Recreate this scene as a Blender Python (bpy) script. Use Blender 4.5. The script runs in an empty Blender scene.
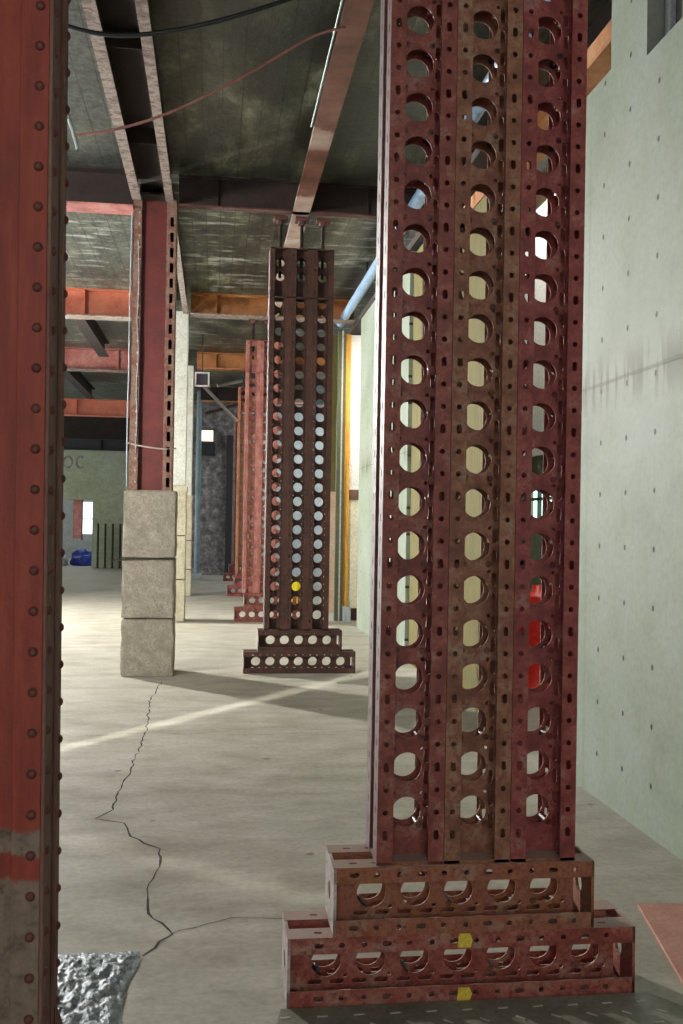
import bpy, bmesh, math, random
from mathutils import noise as mn
from mathutils import Matrix, Vector
random.seed(7)
SC = bpy.context.scene
COL = SC.collection
PI = math.pi

# ------------------------------------------------------------------ helpers
def lin(c):
    out = []
    for v in c:
        v = v / 255.0
        out.append(v / 12.92 if v <= .04045 else ((v + .055) / 1.055) ** 2.4)
    return (out[0], out[1], out[2], 1)

def T(x=0, y=0, z=0):
    return Matrix.Translation((x, y, z))

def RX(a): return Matrix.Rotation(a, 4, 'X')
def RY(a): return Matrix.Rotation(a, 4, 'Y')
def RZ(a): return Matrix.Rotation(a, 4, 'Z')

def mesh_of(bm, name, smooth=False):
    me = bpy.data.meshes.new(name)
    bm.to_mesh(me); bm.free()
    if smooth:
        for p in me.polygons: p.use_smooth = True
    return me

def link(name, me, m, parent=None, loc=None, rot=None):
    o = bpy.data.objects.new(name, me)
    COL.objects.link(o)
    if len(me.materials) == 0:
        me.materials.append(m)
    if me.materials[0] != m:
        o.material_slots[0].link = 'OBJECT'
        o.material_slots[0].material = m
    if parent: o.parent = parent
    if loc: o.location = loc
    if rot: o.rotation_euler = rot
    return o

def obj(name, bm, m, parent=None, loc=None, rot=None, smooth=False):
    return link(name, mesh_of(bm, name, smooth), m, parent, loc, rot)

def tag(o, label=None, cat=None, group=None, kind=None):
    if label: o['label'] = label
    if cat: o['category'] = cat
    if group: o['group'] = group
    if kind: o['kind'] = kind
    return o

def empty(name, loc, label, cat, group=None):
    o = bpy.data.objects.new(name, None)
    COL.objects.link(o); o.location = loc
    o.empty_display_size = .1
    return tag(o, label, cat, group)

def box(bm, x0, x1, y0, y1, z0, z1, M=None, bevel=0):
    r = bmesh.ops.create_cube(bm, size=1)
    vs = r['verts']
    bmesh.ops.scale(bm, vec=(x1 - x0, y1 - y0, z1 - z0), verts=vs)
    bmesh.ops.translate(bm, vec=((x0 + x1) / 2, (y0 + y1) / 2, (z0 + z1) / 2), verts=vs)
    if bevel:
        es = list({e for v in vs for e in v.link_edges})
        rb = bmesh.ops.bevel(bm, geom=es, offset=bevel, segments=2, affect='EDGES', profile=.6)
        vs = list({v for f in rb['faces'] for v in f.verts} | {v for v in vs if v.is_valid})
    if M is not None:
        bmesh.ops.transform(bm, matrix=M, verts=vs)
    return vs

def cyl(bm, p, q, r, seg=12, r2=None):
    p, q = Vector(p), Vector(q)
    d = q - p
    M = Matrix.Translation((p + q) / 2) @ d.to_track_quat('Z', 'Y').to_matrix().to_4x4()
    bmesh.ops.create_cone(bm, cap_ends=True, segments=seg, radius1=r, radius2=r if r2 is None else r2, depth=d.length, matrix=M)

def bxo(name, m, *a, parent=None, bevel=0):
    bm = bmesh.new(); box(bm, *a, bevel=bevel)
    return obj(name, bm, m, parent)

def struct(o):
    o['kind'] = 'structure'
    return o

def plate_mesh(w, h, holes, t):
    """flat plate w x h in XY centred on x, from y=0 to h, thickness t on z (centred); holes: list of loops"""
    cu = bpy.data.curves.new('plate', 'CURVE')
    cu.dimensions = '2D'; cu.fill_mode = 'BOTH'; cu.extrude = t / 2
    loops = [[(-w / 2, 0), (w / 2, 0), (w / 2, h), (-w / 2, h)]] + holes
    for lp in loops:
        s = cu.splines.new('POLY'); s.points.add(len(lp) - 1); s.use_cyclic_u = True
        for p, (x, y) in zip(s.points, lp): p.co = (x, y, 0, 1)
    o = bpy.data.objects.new('plate', cu)
    me = bpy.data.meshes.new_from_object(o)
    bpy.data.objects.remove(o); bpy.data.curves.remove(cu)
    return me

def circ(cx, cy, r, n=8, ry=None):
    ry = ry or r
    return [(cx + r * math.cos(2 * PI * k / n), cy + ry * math.sin(2 * PI * k / n)) for k in range(n)]

def oval(cx, cy, r, l, n=12):
    out = []
    for k in range(n):
        a = 2 * PI * k / n
        out.append((cx + r * math.cos(a), cy + r * math.sin(a) + (l if math.sin(a) > 0 else -l)))
    return out

def rrect(x0, x1, y0, y1, c=.006):
    return [(x0 + c, y0), (x1 - c, y0), (x1, y0 + c), (x1, y1 - c), (x1 - c, y1), (x0 + c, y1), (x0, y1 - c), (x0, y0 + c)]

def add_mesh(bm, me, M):
    n = len(bm.verts)
    bm.from_mesh(me)
    bm.verts.ensure_lookup_table()
    bmesh.ops.transform(bm, matrix=M, verts=bm.verts[n:])

# ------------------------------------------------------------------ materials
def new_mat(name):
    m = bpy.data.materials.new(name); m.use_nodes = True
    nt = m.node_tree; nt.nodes.clear()
    out = nt.nodes.new('ShaderNodeOutputMaterial')
    b = nt.nodes.new('ShaderNodeBsdfPrincipled')
    nt.links.new(b.outputs[0], out.inputs[0])
    return m, nt, b

class N:
    def __init__(s, nt): s.nt = nt
    def n(s, t, **kw):
        x = s.nt.nodes.new(t)
        for k, v in kw.items(): setattr(x, k, v)
        return x
    def l(s, a, b): s.nt.links.new(a, b)
    def coords(s, scale=(1, 1, 1), rand=True):
        tc = s.n('ShaderNodeTexCoord'); mp = s.n('ShaderNodeMapping')
        mp.inputs['Scale'].default_value = scale
        s.l(tc.outputs['Object'], mp.inputs['Vector'])
        if rand:
            oi = s.n('ShaderNodeObjectInfo'); ml = s.n('ShaderNodeMath', operation='MULTIPLY'); ml.inputs[1].default_value = 37
            s.l(oi.outputs['Random'], ml.inputs[0]); s.l(ml.outputs[0], mp.inputs['Location'])
        return mp.outputs[0]
    def noise(s, vec, scale, detail=5, rough=.6):
        x = s.n('ShaderNodeTexNoise'); x.inputs['Scale'].default_value = scale
        x.inputs['Detail'].default_value = detail; x.inputs['Roughness'].default_value = rough
        s.l(vec, x.inputs['Vector']); return x.outputs['Fac']
    def ramp(s, fac, stops):
        x = s.n('ShaderNodeValToRGB'); cr = x.color_ramp
        while len(cr.elements) < len(stops): cr.elements.new(.5)
        for e, (p, c) in zip(cr.elements, stops):
            e.position = p; e.color = c if len(c) == 4 else lin(c)
        s.l(fac, x.inputs[0]); return x.outputs[0]
    def mix(s, f, a, b, mode='MIX'):
        x = s.n('ShaderNodeMix', data_type='RGBA', blend_type=mode)
        for sock, v in ((x.inputs[0], f), (x.inputs[6], a), (x.inputs[7], b)):
            if isinstance(v, (int, float)): sock.default_value = v
            elif isinstance(v, tuple): sock.default_value = v
            else: s.l(v, sock)
        return x.outputs[2]
    def m(s, op, a, b=None, c=None):
        x = s.n('ShaderNodeMath', operation=op)
        for i, v in enumerate((a, b, c)):
            if v is None: continue
            if isinstance(v, (int, float)): x.inputs[i].default_value = v
            else: s.l(v, x.inputs[i])
        return x.outputs[0]

def mottled(name, stops, scale=6, rough=.7, metal=0, bump=.15, bscale=40, stretch=(1, 1, 1), fine=None, spec=.5, rough2=None, dust=None):
    m, nt, b = new_mat(name); g = N(nt)
    v = g.coords(stretch)
    f1 = g.noise(v, scale, 7, .68)
    col = g.ramp(f1, stops)
    f2 = g.noise(v, bscale, 4, .7)
    if fine:
        col = g.mix(g.ramp(f2, [(.42, (0, 0, 0)), (.66, (255, 255, 255))]), col, lin(fine))
    sp = g.ramp(f2, [(.3, (200, 200, 200)), (.7, (255, 255, 255))])
    col = g.mix(.8, col, sp, 'MULTIPLY')
    if dust:                                                   # dust lying on upward faces
        ge = g.n('ShaderNodeNewGeometry'); sz = g.n('ShaderNodeSeparateXYZ'); g.l(ge.outputs['True Normal'], sz.inputs[0])
        upf = g.m('MULTIPLY', g.m('GREATER_THAN', sz.outputs['Z'], .7), g.m('MULTIPLY_ADD', f2, .6, .5))
        col = g.mix(g.m('MINIMUM', upf, .92), col, lin(dust))
    g.l(col, b.inputs['Base Color'])
    b.inputs['Roughness'].default_value = rough
    if rough2 is not None:
        g.l(g.m('MULTIPLY_ADD', f1, rough2 - rough, rough), b.inputs['Roughness'])
    b.inputs['Metallic'].default_value = metal
    b.inputs['Specular IOR Level'].default_value = spec
    if bump:
        bp = g.n('ShaderNodeBump'); bp.inputs['Strength'].default_value = bump; bp.inputs['Distance'].default_value = .01
        g.l(f2, bp.inputs['Height']); g.l(bp.outputs[0], b.inputs['Normal'])
    return m

def emis(name, c, s):
    m, nt, b = new_mat(name)
    b.inputs['Base Color'].default_value = lin(c)
    b.inputs['Emission Color'].default_value = lin(c)
    b.inputs['Emission Strength'].default_value = s
    return m

MAR = mottled('maroon_steel_paint', [(.30, (78, 32, 26)), (.42, (122, 54, 44)), (.53, (150, 76, 62)), (.64, (154, 116, 100))], 11, .6, 0, .25, 55, fine=(104, 46, 40))
MAR2 = mottled('brown_rusted_steel_paint', [(.30, (80, 46, 34)), (.42, (128, 80, 56)), (.53, (156, 106, 76)), (.64, (156, 130, 108))], 11, .65, 0, .3, 50, fine=(108, 62, 48))
MAR3 = mottled('dark_red_steel_paint', [(.30, (84, 30, 28)), (.44, (130, 52, 48)), (.55, (158, 78, 70)), (.66, (158, 120, 108))], 11, .6, 0, .25, 60, fine=(112, 42, 40))
REDB = mottled('red_base_beam_paint', [(.28, (100, 40, 32)), (.42, (150, 70, 56)), (.53, (168, 98, 80)), (.65, (164, 130, 112))], 9, .6, 0, .3, 60, fine=(108, 40, 36), dust=(168, 148, 138))
ORB = mottled('orange_brown_base_beam_rust', [(.28, (100, 56, 36)), (.42, (160, 106, 64)), (.53, (160, 92, 70)), (.65, (162, 130, 104))], 8, .65, 0, .3, 60, fine=(112, 58, 40), dust=(164, 146, 134))
SIDEP = mottled('pale_painted_light_flange', [(.3, (92, 64, 64)), (.5, (120, 98, 98)), (.8, (142, 124, 122))], 9, .5, 0, .15, 60)  # light from the left put into the colour of the outer left flanges
SIDEK = mottled('pink_painted_light_flange', [(.3, (150, 96, 94)), (.5, (190, 138, 132)), (.8, (206, 170, 164))], 9, .55, 0, .15, 60)  # pinkish light on the farther towers' left edges, painted into the colour
GAL = mottled('dusty_pale_steel', [(.3, (150, 138, 130)), (.6, (190, 180, 172)), (.8, (140, 110, 100))], 14, .6, 0, .15, 70)
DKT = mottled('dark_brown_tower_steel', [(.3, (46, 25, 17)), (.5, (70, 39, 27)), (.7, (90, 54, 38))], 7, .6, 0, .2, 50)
PKT = mottled('left_lit_pink_red_steel', [(.3, (126, 66, 58)), (.5, (166, 98, 88)), (.7, (190, 136, 120))], 7, .6, 0, .2, 50)  # pink of steel lit from the left, put into the base colour
ORT = mottled('orange_rust_steel', [(.3, (130, 74, 48)), (.5, (172, 110, 74)), (.7, (188, 134, 102))], 7, .65, 0, .2, 50)
GRT = mottled('grey_brown_steel', [(.3, (104, 76, 66)), (.5, (146, 110, 96)), (.7, (164, 134, 118))], 7, .65, 0, .2, 50)
ROD = mottled('dark_screw_steel', [(.3, (34, 30, 28)), (.7, (66, 58, 52))], 12, .45, .7, .1, 80)
YEL = mottled('yellow_marking_paint', [(.3, (190, 160, 30)), (.55, (228, 204, 70)), (.8, (170, 120, 60))], 40, .6, 0, .05, 90)
CONC_BLOCK = mottled('rough_grey_concrete_block', [(.25, (118, 110, 94)), (.5, (158, 150, 132)), (.75, (182, 174, 156))], 9, .9, 0, .8, 45, fine=(120, 112, 100))
CREAM = mottled('cream_fireproof_casing', [(.25, (206, 204, 188)), (.6, (232, 232, 220)), (.8, (214, 206, 182))], 4, .8, 0, .2, 30)
SAND = mottled('sandy_casing_block', [(.25, (176, 166, 138)), (.6, (210, 202, 176)), (.8, (222, 216, 196))], 7, .9, 0, .5, 40)
FLANGE = mottled('dusty_beam_flange', [(.32, (92, 70, 62)), (.45, (132, 114, 104)), (.56, (166, 152, 142)), (.66, (106, 64, 52))], 9, .8, 0, .3, 40, stretch=(1, 1.5, 1))
BEAMDK = mottled('dark_beam_steel', [(.3, (30, 22, 18)), (.55, (48, 34, 28)), (.8, (66, 46, 40))], 5, .8, 0, .3, 30)
BEAMDK2 = mottled('reddish_dark_flange', [(.3, (60, 32, 26)), (.55, (92, 54, 46)), (.8, (84, 50, 44))], 5, .8, 0, .3, 30)
BEAMOR = mottled('orange_primer_beam', [(.3, (176, 84, 56)), (.5, (206, 116, 82)), (.7, (222, 152, 122))], 3, .6, 0, .2, 30, fine=(188, 104, 80))
BEAMPK = mottled('pinkish_primer_beam', [(.3, (140, 80, 76)), (.5, (190, 116, 108)), (.7, (206, 160, 150))], 3, .65, 0, .2, 30)
BEAMBR = mottled('brown_rust_beam', [(.3, (120, 72, 34)), (.5, (176, 112, 56)), (.7, (196, 144, 92))], 2.2, .6, 0, .2, 30)
COLRED = mottled('dark_red_column_web', [(.3, (76, 22, 18)), (.55, (104, 32, 26)), (.8, (116, 48, 40))], 4, .6, 0, .15, 60)
COLEDGE = mottled('rusty_column_flange', [(.28, (96, 64, 50)), (.45, (140, 112, 96)), (.6, (112, 66, 50)), (.75, (156, 134, 120))], 9, .8, 0, .4, 50)
BLUEP = mottled('pale_blue_pipe_paint', [(.3, (120, 152, 184)), (.6, (150, 180, 208)), (.8, (110, 140, 170))], 3, .35, 0, .05, 20)
BLUEPOST = mottled('blue_grey_post_paint', [(.3, (104, 132, 140)), (.7, (140, 166, 172))], 3, .5, 0, .05, 20)
RUBBER = mottled('black_cable_sheath', [(.3, (16, 24, 24)), (.7, (36, 46, 46))], 10, .4, 0, .05, 50)
PINKW = mottled('pink_cable_sheath', [(.3, (150, 92, 88)), (.7, (190, 140, 134))], 6, .5, 0, .05, 50)
WHITEW = mottled('pale_wire_coating', [(.3, (170, 190, 184)), (.7, (206, 222, 216))], 10, .5, 0, .05, 50)
SALMON = mottled('salmon_board_face', [(.3, (184, 132, 114)), (.6, (206, 154, 136)), (.8, (194, 142, 126))], 5, .8, 0, .1, 60)
OLIVE = mottled('olive_plywood', [(.3, (84, 78, 36)), (.5, (106, 98, 46)), (.75, (118, 110, 58))], 5, .8, 0, .1, 30, stretch=(4, 4, .6))
YELTIM = mottled('yellow_timber', [(.3, (196, 132, 36)), (.6, (226, 168, 60)), (.8, (210, 150, 80))], 5, .7, 0, .1, 30, stretch=(4, 4, .5))
GREENP = mottled('dark_green_steel_post', [(.3, (60, 70, 44)), (.7, (86, 94, 62))], 5, .6, 0, .1, 30)
WHITEP = mottled('white_sheet_panel', [(.3, (228, 230, 226)), (.7, (244, 244, 240))], 3, .7, 0, .05, 30)
CREAMP = mottled('cream_board_panel', [(.3, (220, 216, 184)), (.7, (238, 232, 204))], 3, .75, 0, .05, 30)
PEACH = mottled('peach_board_panel', [(.3, (206, 168, 138)), (.7, (224, 196, 170))], 3, .75, 0, .05, 30)
BRNP = mottled('brown_timber_rail', [(.3, (96, 70, 56)), (.7, (130, 96, 78))], 5, .8, 0, .1, 30)
GREYB = mottled('pale_grey_block', [(.3, (150, 158, 162)), (.7, (180, 186, 190))], 8, .85, 0, .3, 40)
DARKM = mottled('dark_wall_masonry', [(.32, (56, 54, 54)), (.5, (108, 104, 104)), (.68, (160, 154, 152))], 5, .9, 0, .8, 14)
DGREY = mottled('grey_recess_panel', [(.3, (78, 80, 74)), (.7, (100, 102, 94))], 4, .8, 0, .1, 30)
RED = mottled('bright_red_plastic', [(.3, (226, 30, 12)), (.7, (244, 44, 22))], 5, .4, 0, .02, 20)
WHT = mottled('white_reflective_band', [(.3, (214, 220, 226)), (.7, (236, 240, 242))], 8, .4, 0, .02, 20)
YELP = mottled('yellow_plastic', [(.3, (216, 196, 20)), (.7, (240, 222, 50))], 5, .5, 0, .02, 20)
BLUEC = mottled('blue_tarpaulin', [(.3, (30, 50, 150)), (.7, (60, 90, 200))], 5, .5, 0, .3, 20)
WHITEC = mottled('white_plastic_sack', [(.3, (190, 196, 204)), (.7, (222, 226, 232))], 5, .6, 0, .3, 20)
BLACKP = mottled('black_void_steel', [(.3, (12, 14, 20)), (.7, (26, 28, 34))], 5, .7, 0, .1, 20)
CRK = mottled('dark_crack_grit', [(.3, (46, 42, 34)), (.7, (70, 64, 52))], 30, 1, 0, .2, 60)
FARBL = mottled('pale_blue_far_wall', [(.3, (172, 182, 182)), (.7, (206, 214, 212))], 1.5, .85, 0, .1, 20)
FOIL = mottled('crumpled_silver_foil', [(.3, (96, 106, 110)), (.5, (150, 162, 168)), (.7, (70, 78, 82))], 16, .5, .4, .9, 34)

# foreground column paint: red primer, worn to bare grey near the floor
def col_paint():
    m, nt, b = new_mat('red_primer_worn_grey_at_foot'); g = N(nt)
    v = g.coords((1, 1, 1), False)
    f = g.noise(v, 5, 7, .65)
    red = g.ramp(g.noise(g.coords((5, 5, .6), False), 5, 6, .65), [(.3, (102, 30, 12)), (.5, (130, 42, 18)), (.62, (142, 54, 26)), (.72, (112, 42, 30))])
    hi = g.ramp(f, [(.35, (106, 38, 26)), (.65, (132, 64, 50))])
    tc = g.n('ShaderNodeTexCoord'); sx = g.n('ShaderNodeSeparateXYZ'); g.l(tc.outputs['Object'], sx.inputs[0])
    z = g.m('ADD', sx.outputs['Z'], g.m('MULTIPLY', f, .14))
    grey = g.ramp(g.noise(v, 18, 7, .7), [(.3, (66, 50, 38)), (.5, (112, 98, 84)), (.7, (136, 112, 98))])
    low = g.ramp(z, [(.70, (255, 255, 255)), (.715, (0, 0, 0))])
    band = g.ramp(z, [(.775, (0, 0, 0)), (.785, (255, 255, 255)), (.835, (255, 255, 255)), (.845, (0, 0, 0))])
    c = g.mix(.25, red, hi)
    c = g.mix(low, c, grey); c = g.mix(band, c, grey)
    g.l(c, b.inputs['Base Color']); b.inputs['Roughness'].default_value = .62
    bp = g.n('ShaderNodeBump'); bp.inputs['Strength'].default_value = .25; bp.inputs['Distance'].default_value = .01
    g.l(g.noise(v, 45, 4), bp.inputs['Height']); g.l(bp.outputs[0], b.inputs['Normal'])
    return m
COLPAINT = col_paint()
COLSIDE = mottled('brown_grey_column_plate', [(.28, (92, 56, 44)), (.45, (118, 80, 68)), (.6, (126, 96, 82)), (.75, (104, 64, 48))], 6, .75, 0, .3, 50, stretch=(1, 1, .35))
RIVETM = mottled('rivet_head_paint', [(.3, (84, 40, 32)), (.7, (112, 60, 50))], 20, .6, 0, .1, 50)

def deck_mat():
    m, nt, b = new_mat('board_marked_concrete_deck'); g = N(nt)
    tc = g.n('ShaderNodeTexCoord'); sx = g.n('ShaderNodeSeparateXYZ'); g.l(tc.outputs['Object'], sx.inputs[0])
    v = g.coords((1, 1, 1), False)
    u = g.m('DIVIDE', sx.outputs['X'], .17)
    fr = g.m('FRACT', u); fl = g.m('FLOOR', u)
    line = g.ramp(fr, [(0, (60, 60, 60)), (.05, (255, 255, 255)), (.95, (255, 255, 255)), (1, (60, 60, 60))])
    wn = g.n('ShaderNodeTexWhiteNoise', noise_dimensions='1D'); g.l(fl, wn.inputs['W'])
    n1 = g.noise(g.coords((1.6, .7, 1), False), 1.6, 8, .7)
    n2 = g.noise(v, 14, 5, .7)
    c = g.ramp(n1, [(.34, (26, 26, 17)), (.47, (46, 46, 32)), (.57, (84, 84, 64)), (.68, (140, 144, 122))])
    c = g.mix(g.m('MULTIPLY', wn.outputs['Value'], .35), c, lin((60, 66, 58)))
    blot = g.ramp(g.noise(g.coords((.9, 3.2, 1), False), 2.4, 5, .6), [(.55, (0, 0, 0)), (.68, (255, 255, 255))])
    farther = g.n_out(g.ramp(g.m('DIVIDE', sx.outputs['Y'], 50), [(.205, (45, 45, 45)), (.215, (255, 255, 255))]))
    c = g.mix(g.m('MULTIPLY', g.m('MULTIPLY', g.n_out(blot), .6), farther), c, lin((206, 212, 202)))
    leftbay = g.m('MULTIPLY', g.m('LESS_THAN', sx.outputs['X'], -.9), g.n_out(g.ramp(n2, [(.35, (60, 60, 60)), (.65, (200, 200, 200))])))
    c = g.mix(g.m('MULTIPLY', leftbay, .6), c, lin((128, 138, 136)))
    c = g.mix(.9, c, line, 'MULTIPLY')
    c = g.mix(.6, c, g.ramp(n2, [(.3, (150, 150, 150)), (.7, (255, 255, 255))]), 'MULTIPLY')
    g.l(c, b.inputs['Base Color'])
    b.inputs['Roughness'].default_value = .42
    bp = g.n('ShaderNodeBump'); bp.inputs['Strength'].default_value = .35; bp.inputs['Distance'].default_value = .02
    g.l(g.m('ADD', n2, g.m('MULTIPLY', wn.outputs['Value'], .4)), bp.inputs['Height']); g.l(bp.outputs[0], b.inputs['Normal'])
    return m
def _no(self, x):
    r = self.n('ShaderNodeRGBToBW'); self.l(x, r.inputs[0]); return r.outputs[0]
N.n_out = _no
DECK = deck_mat()

def floor_mat():
    m, nt, b = new_mat('worn_polished_concrete_floor'); g = N(nt)
    v = g.coords((1, 1, 1), False)
    n0 = g.noise(v, .55, 4, .55); n1 = g.noise(g.coords((1.2, 2.2, 1), False), 1.8, 8, .62); n2 = g.noise(v, 30, 5, .7)
    c = g.ramp(n1, [(.3, (136, 132, 114)), (.5, (164, 160, 144)), (.7, (184, 181, 168))])
    c = g.mix(g.n_out(g.ramp(n0, [(.4, (0, 0, 0)), (.65, (120, 120, 120))])), c, lin((196, 195, 188)))
    c = g.mix(.6, c, g.ramp(n2, [(.3, (205, 205, 205)), (.6, (255, 255, 255))]), 'MULTIPLY')
    # small dark pits and stains
    vo = g.n('ShaderNodeTexVoronoi'); vo.inputs['Scale'].default_value = 2.3; g.l(v, vo.inputs['Vector'])
    pit = g.ramp(g.m('ADD', vo.outputs['Distance'], g.m('MULTIPLY', n2, .1)), [(.09, (255, 255, 255)), (.11, (0, 0, 0))])
    c = g.mix(g.m('MULTIPLY', g.n_out(pit), .7), c, lin((84, 80, 66)))
    blotch = g.n_out(g.ramp(g.noise(g.coords((1, 1.5, 1), True), 3.2, 8, .72), [(.56, (0, 0, 0)), (.70, (200, 200, 200))]))
    c = g.mix(g.m('MULTIPLY', blotch, .45), c, lin((122, 114, 92)))
    # long hairline scratches
    w = g.n('ShaderNodeTexNoise'); w.inputs['Scale'].default_value = 1.1; w.inputs['Detail'].default_value = 6
    g.l(g.coords((.5, 1.6, 1), False), w.inputs['Vector'])
    hair = g.ramp(g.m('ABSOLUTE', g.m('SUBTRACT', w.outputs['Fac'], .5)), [(0, (150, 150, 150)), (.006, (0, 0, 0))])
    c = g.mix(g.m('MULTIPLY', g.n_out(hair), .6), c, lin((110, 106, 92)))
    g.l(c, b.inputs['Base Color'])
    g.l(g.m('MULTIPLY_ADD', n1, .3, .42), b.inputs['Roughness'])
    bp = g.n('ShaderNodeBump'); bp.inputs['Strength'].default_value = .12; bp.inputs['Distance'].default_value = .01
    g.l(n2, bp.inputs['Height']); g.l(bp.outputs[0], b.inputs['Normal'])
    return m
FLOORM = floor_mat()

def wall_mat(name, ytie, ztie, dy, dz, seam=None, joint=None):
    """pale formed concrete: tie holes on a grid, pour seam with drips"""
    m, nt, b = new_mat(name); g = N(nt)
    tc = g.n('ShaderNodeTexCoord'); sx = g.n('ShaderNodeSeparateXYZ'); g.l(tc.outputs['Object'], sx.inputs[0])
    Y, Z = sx.outputs['Y'], sx.outputs['Z']
    v = g.coords((1, 1, 1), False)
    n1 = g.noise(v, 1.3, 7, .62); n2 = g.noise(v, 26, 5, .7); ns = g.noise(g.coords((3, 7, .8), False), 1.6, 5, .6)
    c = g.ramp(n1, [(.3, (108, 120, 103)), (.5, (127, 139, 123)), (.7, (139, 150, 144))])
    c = g.mix(g.m('MULTIPLY', ns, .3), c, lin((146, 150, 128)))
    c = g.mix(.55, c, g.ramp(n2, [(.3, (215, 215, 215)), (.6, (255, 255, 255))]), 'MULTIPLY')
    a = g.m('ABSOLUTE', g.m('SUBTRACT', g.m('FRACT', g.m('ADD', g.m('DIVIDE', g.m('SUBTRACT', Y, ytie), dy), .5)), .5))
    bb = g.m('ABSOLUTE', g.m('SUBTRACT', g.m('FRACT', g.m('ADD', g.m('DIVIDE', g.m('SUBTRACT', Z, ztie), dz), .5)), .5))
    a = g.m('MULTIPLY', a, dy); bb = g.m('MULTIPLY', bb, dz)
    d = g.m('SQRT', g.m('ADD', g.m('MULTIPLY', a, a), g.m('MULTIPLY', g.m('MULTIPLY', bb, bb), .7)))
    halo = g.ramp(g.m('ADD', d, g.m('MULTIPLY', n2, .03)), [(.02, (130, 130, 130)), (.055, (0, 0, 0))])
    c = g.mix(g.m('MULTIPLY', g.n_out(halo), .6), c, lin((112, 122, 120)))
    hole = g.n_out(g.ramp(d, [(.011, (255, 255, 255)), (.0155, (0, 0, 0))]))
    pv = g.n('ShaderNodeTexVoronoi'); pv.inputs['Scale'].default_value = 5.5; g.l(v, pv.inputs['Vector'])
    pit = g.n_out(g.ramp(pv.outputs['Distance'], [(.03, (220, 220, 220)), (.055, (0, 0, 0))]))
    c = g.mix(g.m('MULTIPLY', pit, .6), c, lin((84, 88, 72)))
    c = g.mix(hole, c, lin((22, 24, 18)))
    h = g.m('SUBTRACT', g.m('MULTIPLY', n2, .3), hole)
    if seam:
        dz_ = g.m('ABSOLUTE', g.m('SUBTRACT', Z, g.m('ADD', seam, g.m('MULTIPLY', n2, .008))))
        sl = g.n_out(g.ramp(dz_, [(.004, (255, 255, 255)), (.012, (0, 0, 0))]))
        c = g.mix(g.m('MULTIPLY', sl, .75), c, lin((96, 96, 84)))
        drip = g.noise(g.coords((1, 13, 1.6), False), 1.0, 3, .5)
        near = g.ramp(g.m('ABSOLUTE', g.m('SUBTRACT', Z, seam)), [(.02, (255, 255, 255)), (.2, (0, 0, 0))])
        dm = g.m('MULTIPLY', g.n_out(g.ramp(drip, [(.50, (0, 0, 0)), (.56, (255, 255, 255))])), g.n_out(near))
        c = g.mix(g.m('MULTIPLY', dm, .8), c, lin((72, 74, 46)))
        h = g.m('SUBTRACT', h, g.m('MULTIPLY', sl, .6))
    if joint:
        dj = g.m('ABSOLUTE', g.m('SUBTRACT', Y, joint))
        jl = g.n_out(g.ramp(dj, [(.006, (255, 255, 255)), (.02, (0, 0, 0))]))
        c = g.mix(g.m('MULTIPLY', jl, .45), c, lin((108, 122, 96)))
    g.l(c, b.inputs['Base Color']); b.inputs['Roughness'].default_value = .6
    bp = g.n('ShaderNodeBump'); bp.inputs['Strength'].default_value = .4; bp.inputs['Distance'].default_value = .01
    g.l(h, bp.inputs['Height']); g.l(bp.outputs[0], b.inputs['Normal'])
    return m
WALLR = wall_mat('formed_concrete_tie_holes', 4.91, .57, .367, .307, seam=2.45, joint=5.86)
WALLF = wall_mat('formed_concrete_far', 13.6, .57, .45, .307, seam=2.45)
OLWALL = wall_mat('olive_green_back_wall', 3.0, .4, 2.2, 2.3)
def olive_wall():
    return mottled('olive_painted_wall', [(.3, (128, 136, 112)), (.5, (148, 156, 128)), (.7, (156, 168, 150))], .8, .85, 0, .2, 12)
OLW = olive_wall()

# ------------------------------------------------------------------ camera
F = 991.19
cam = bpy.data.cameras.new('camera'); co = bpy.data.objects.new('camera', cam); COL.objects.link(co)
yaw, pit, rol = .1264, .0119, .01588
fw = Vector((math.sin(yaw) * math.cos(pit), math.cos(yaw) * math.cos(pit), math.sin(pit)))
rt = Vector((math.cos(yaw), -math.sin(yaw), 0)); up = rt.cross(fw)
r2 = rt * math.cos(rol) + up * math.sin(rol); u2 = -rt * math.sin(rol) + up * math.cos(rol)
Mc = Matrix((r2, u2, -fw)).transposed().to_4x4(); Mc.translation = (0, 0, 1.6)
co.matrix_world = Mc
cam.sensor_fit = 'VERTICAL'; cam.sensor_height = 24; cam.lens = F * 24 / 1024
cam.clip_start = .05; cam.clip_end = 200
SC.camera = co

# ------------------------------------------------------------------ the shoring system
PT = .1524
W_, D_, T_, LW_ = .2286, .24, .006, .054
def strip_mesh(w, L, maker, t, step=.0762):
    """long perforated strip, built from short stretches so that every hole is really cut"""
    n = int((L - .06) / step); st = (L - (n - 1) * step) / 2
    bm = bmesh.new(); k = 0; z = 0
    while k < n:
        m = min(6, n - k)
        z1 = L if k + m >= n else st + (k + m - .5) * step
        hs = [maker(i, st + i * step - z) for i in range(k, k + m)]
        add_mesh(bm, plate_mesh(w, z1 - z, hs, t), T(0, z, 0))
        z = z1; k += m
    bmesh.ops.remove_doubles(bm, verts=bm.verts, dist=1e-5)
    return mesh_of(bm, 'strip')

def lip_mesh(L):
    src = strip_mesh(LW_, L, lambda i, y: oval(0, y, .0095, .007, 12) if i % 3 == 0 else circ(0, y, .0095, 10), T_)
    bm = bmesh.new(); add_mesh(bm, src, RX(PI / 2))
    me = mesh_of(bm, 'lip'); return me

def flange_mesh(L):
    src = strip_mesh(.08, L, lambda i, y: oval(0, y, .0075, .007, 8), T_)
    bm = bmesh.new(); add_mesh(bm, src, RZ(PI / 2) @ RX(PI / 2))
    return mesh_of(bm, 'side_flange')

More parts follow.
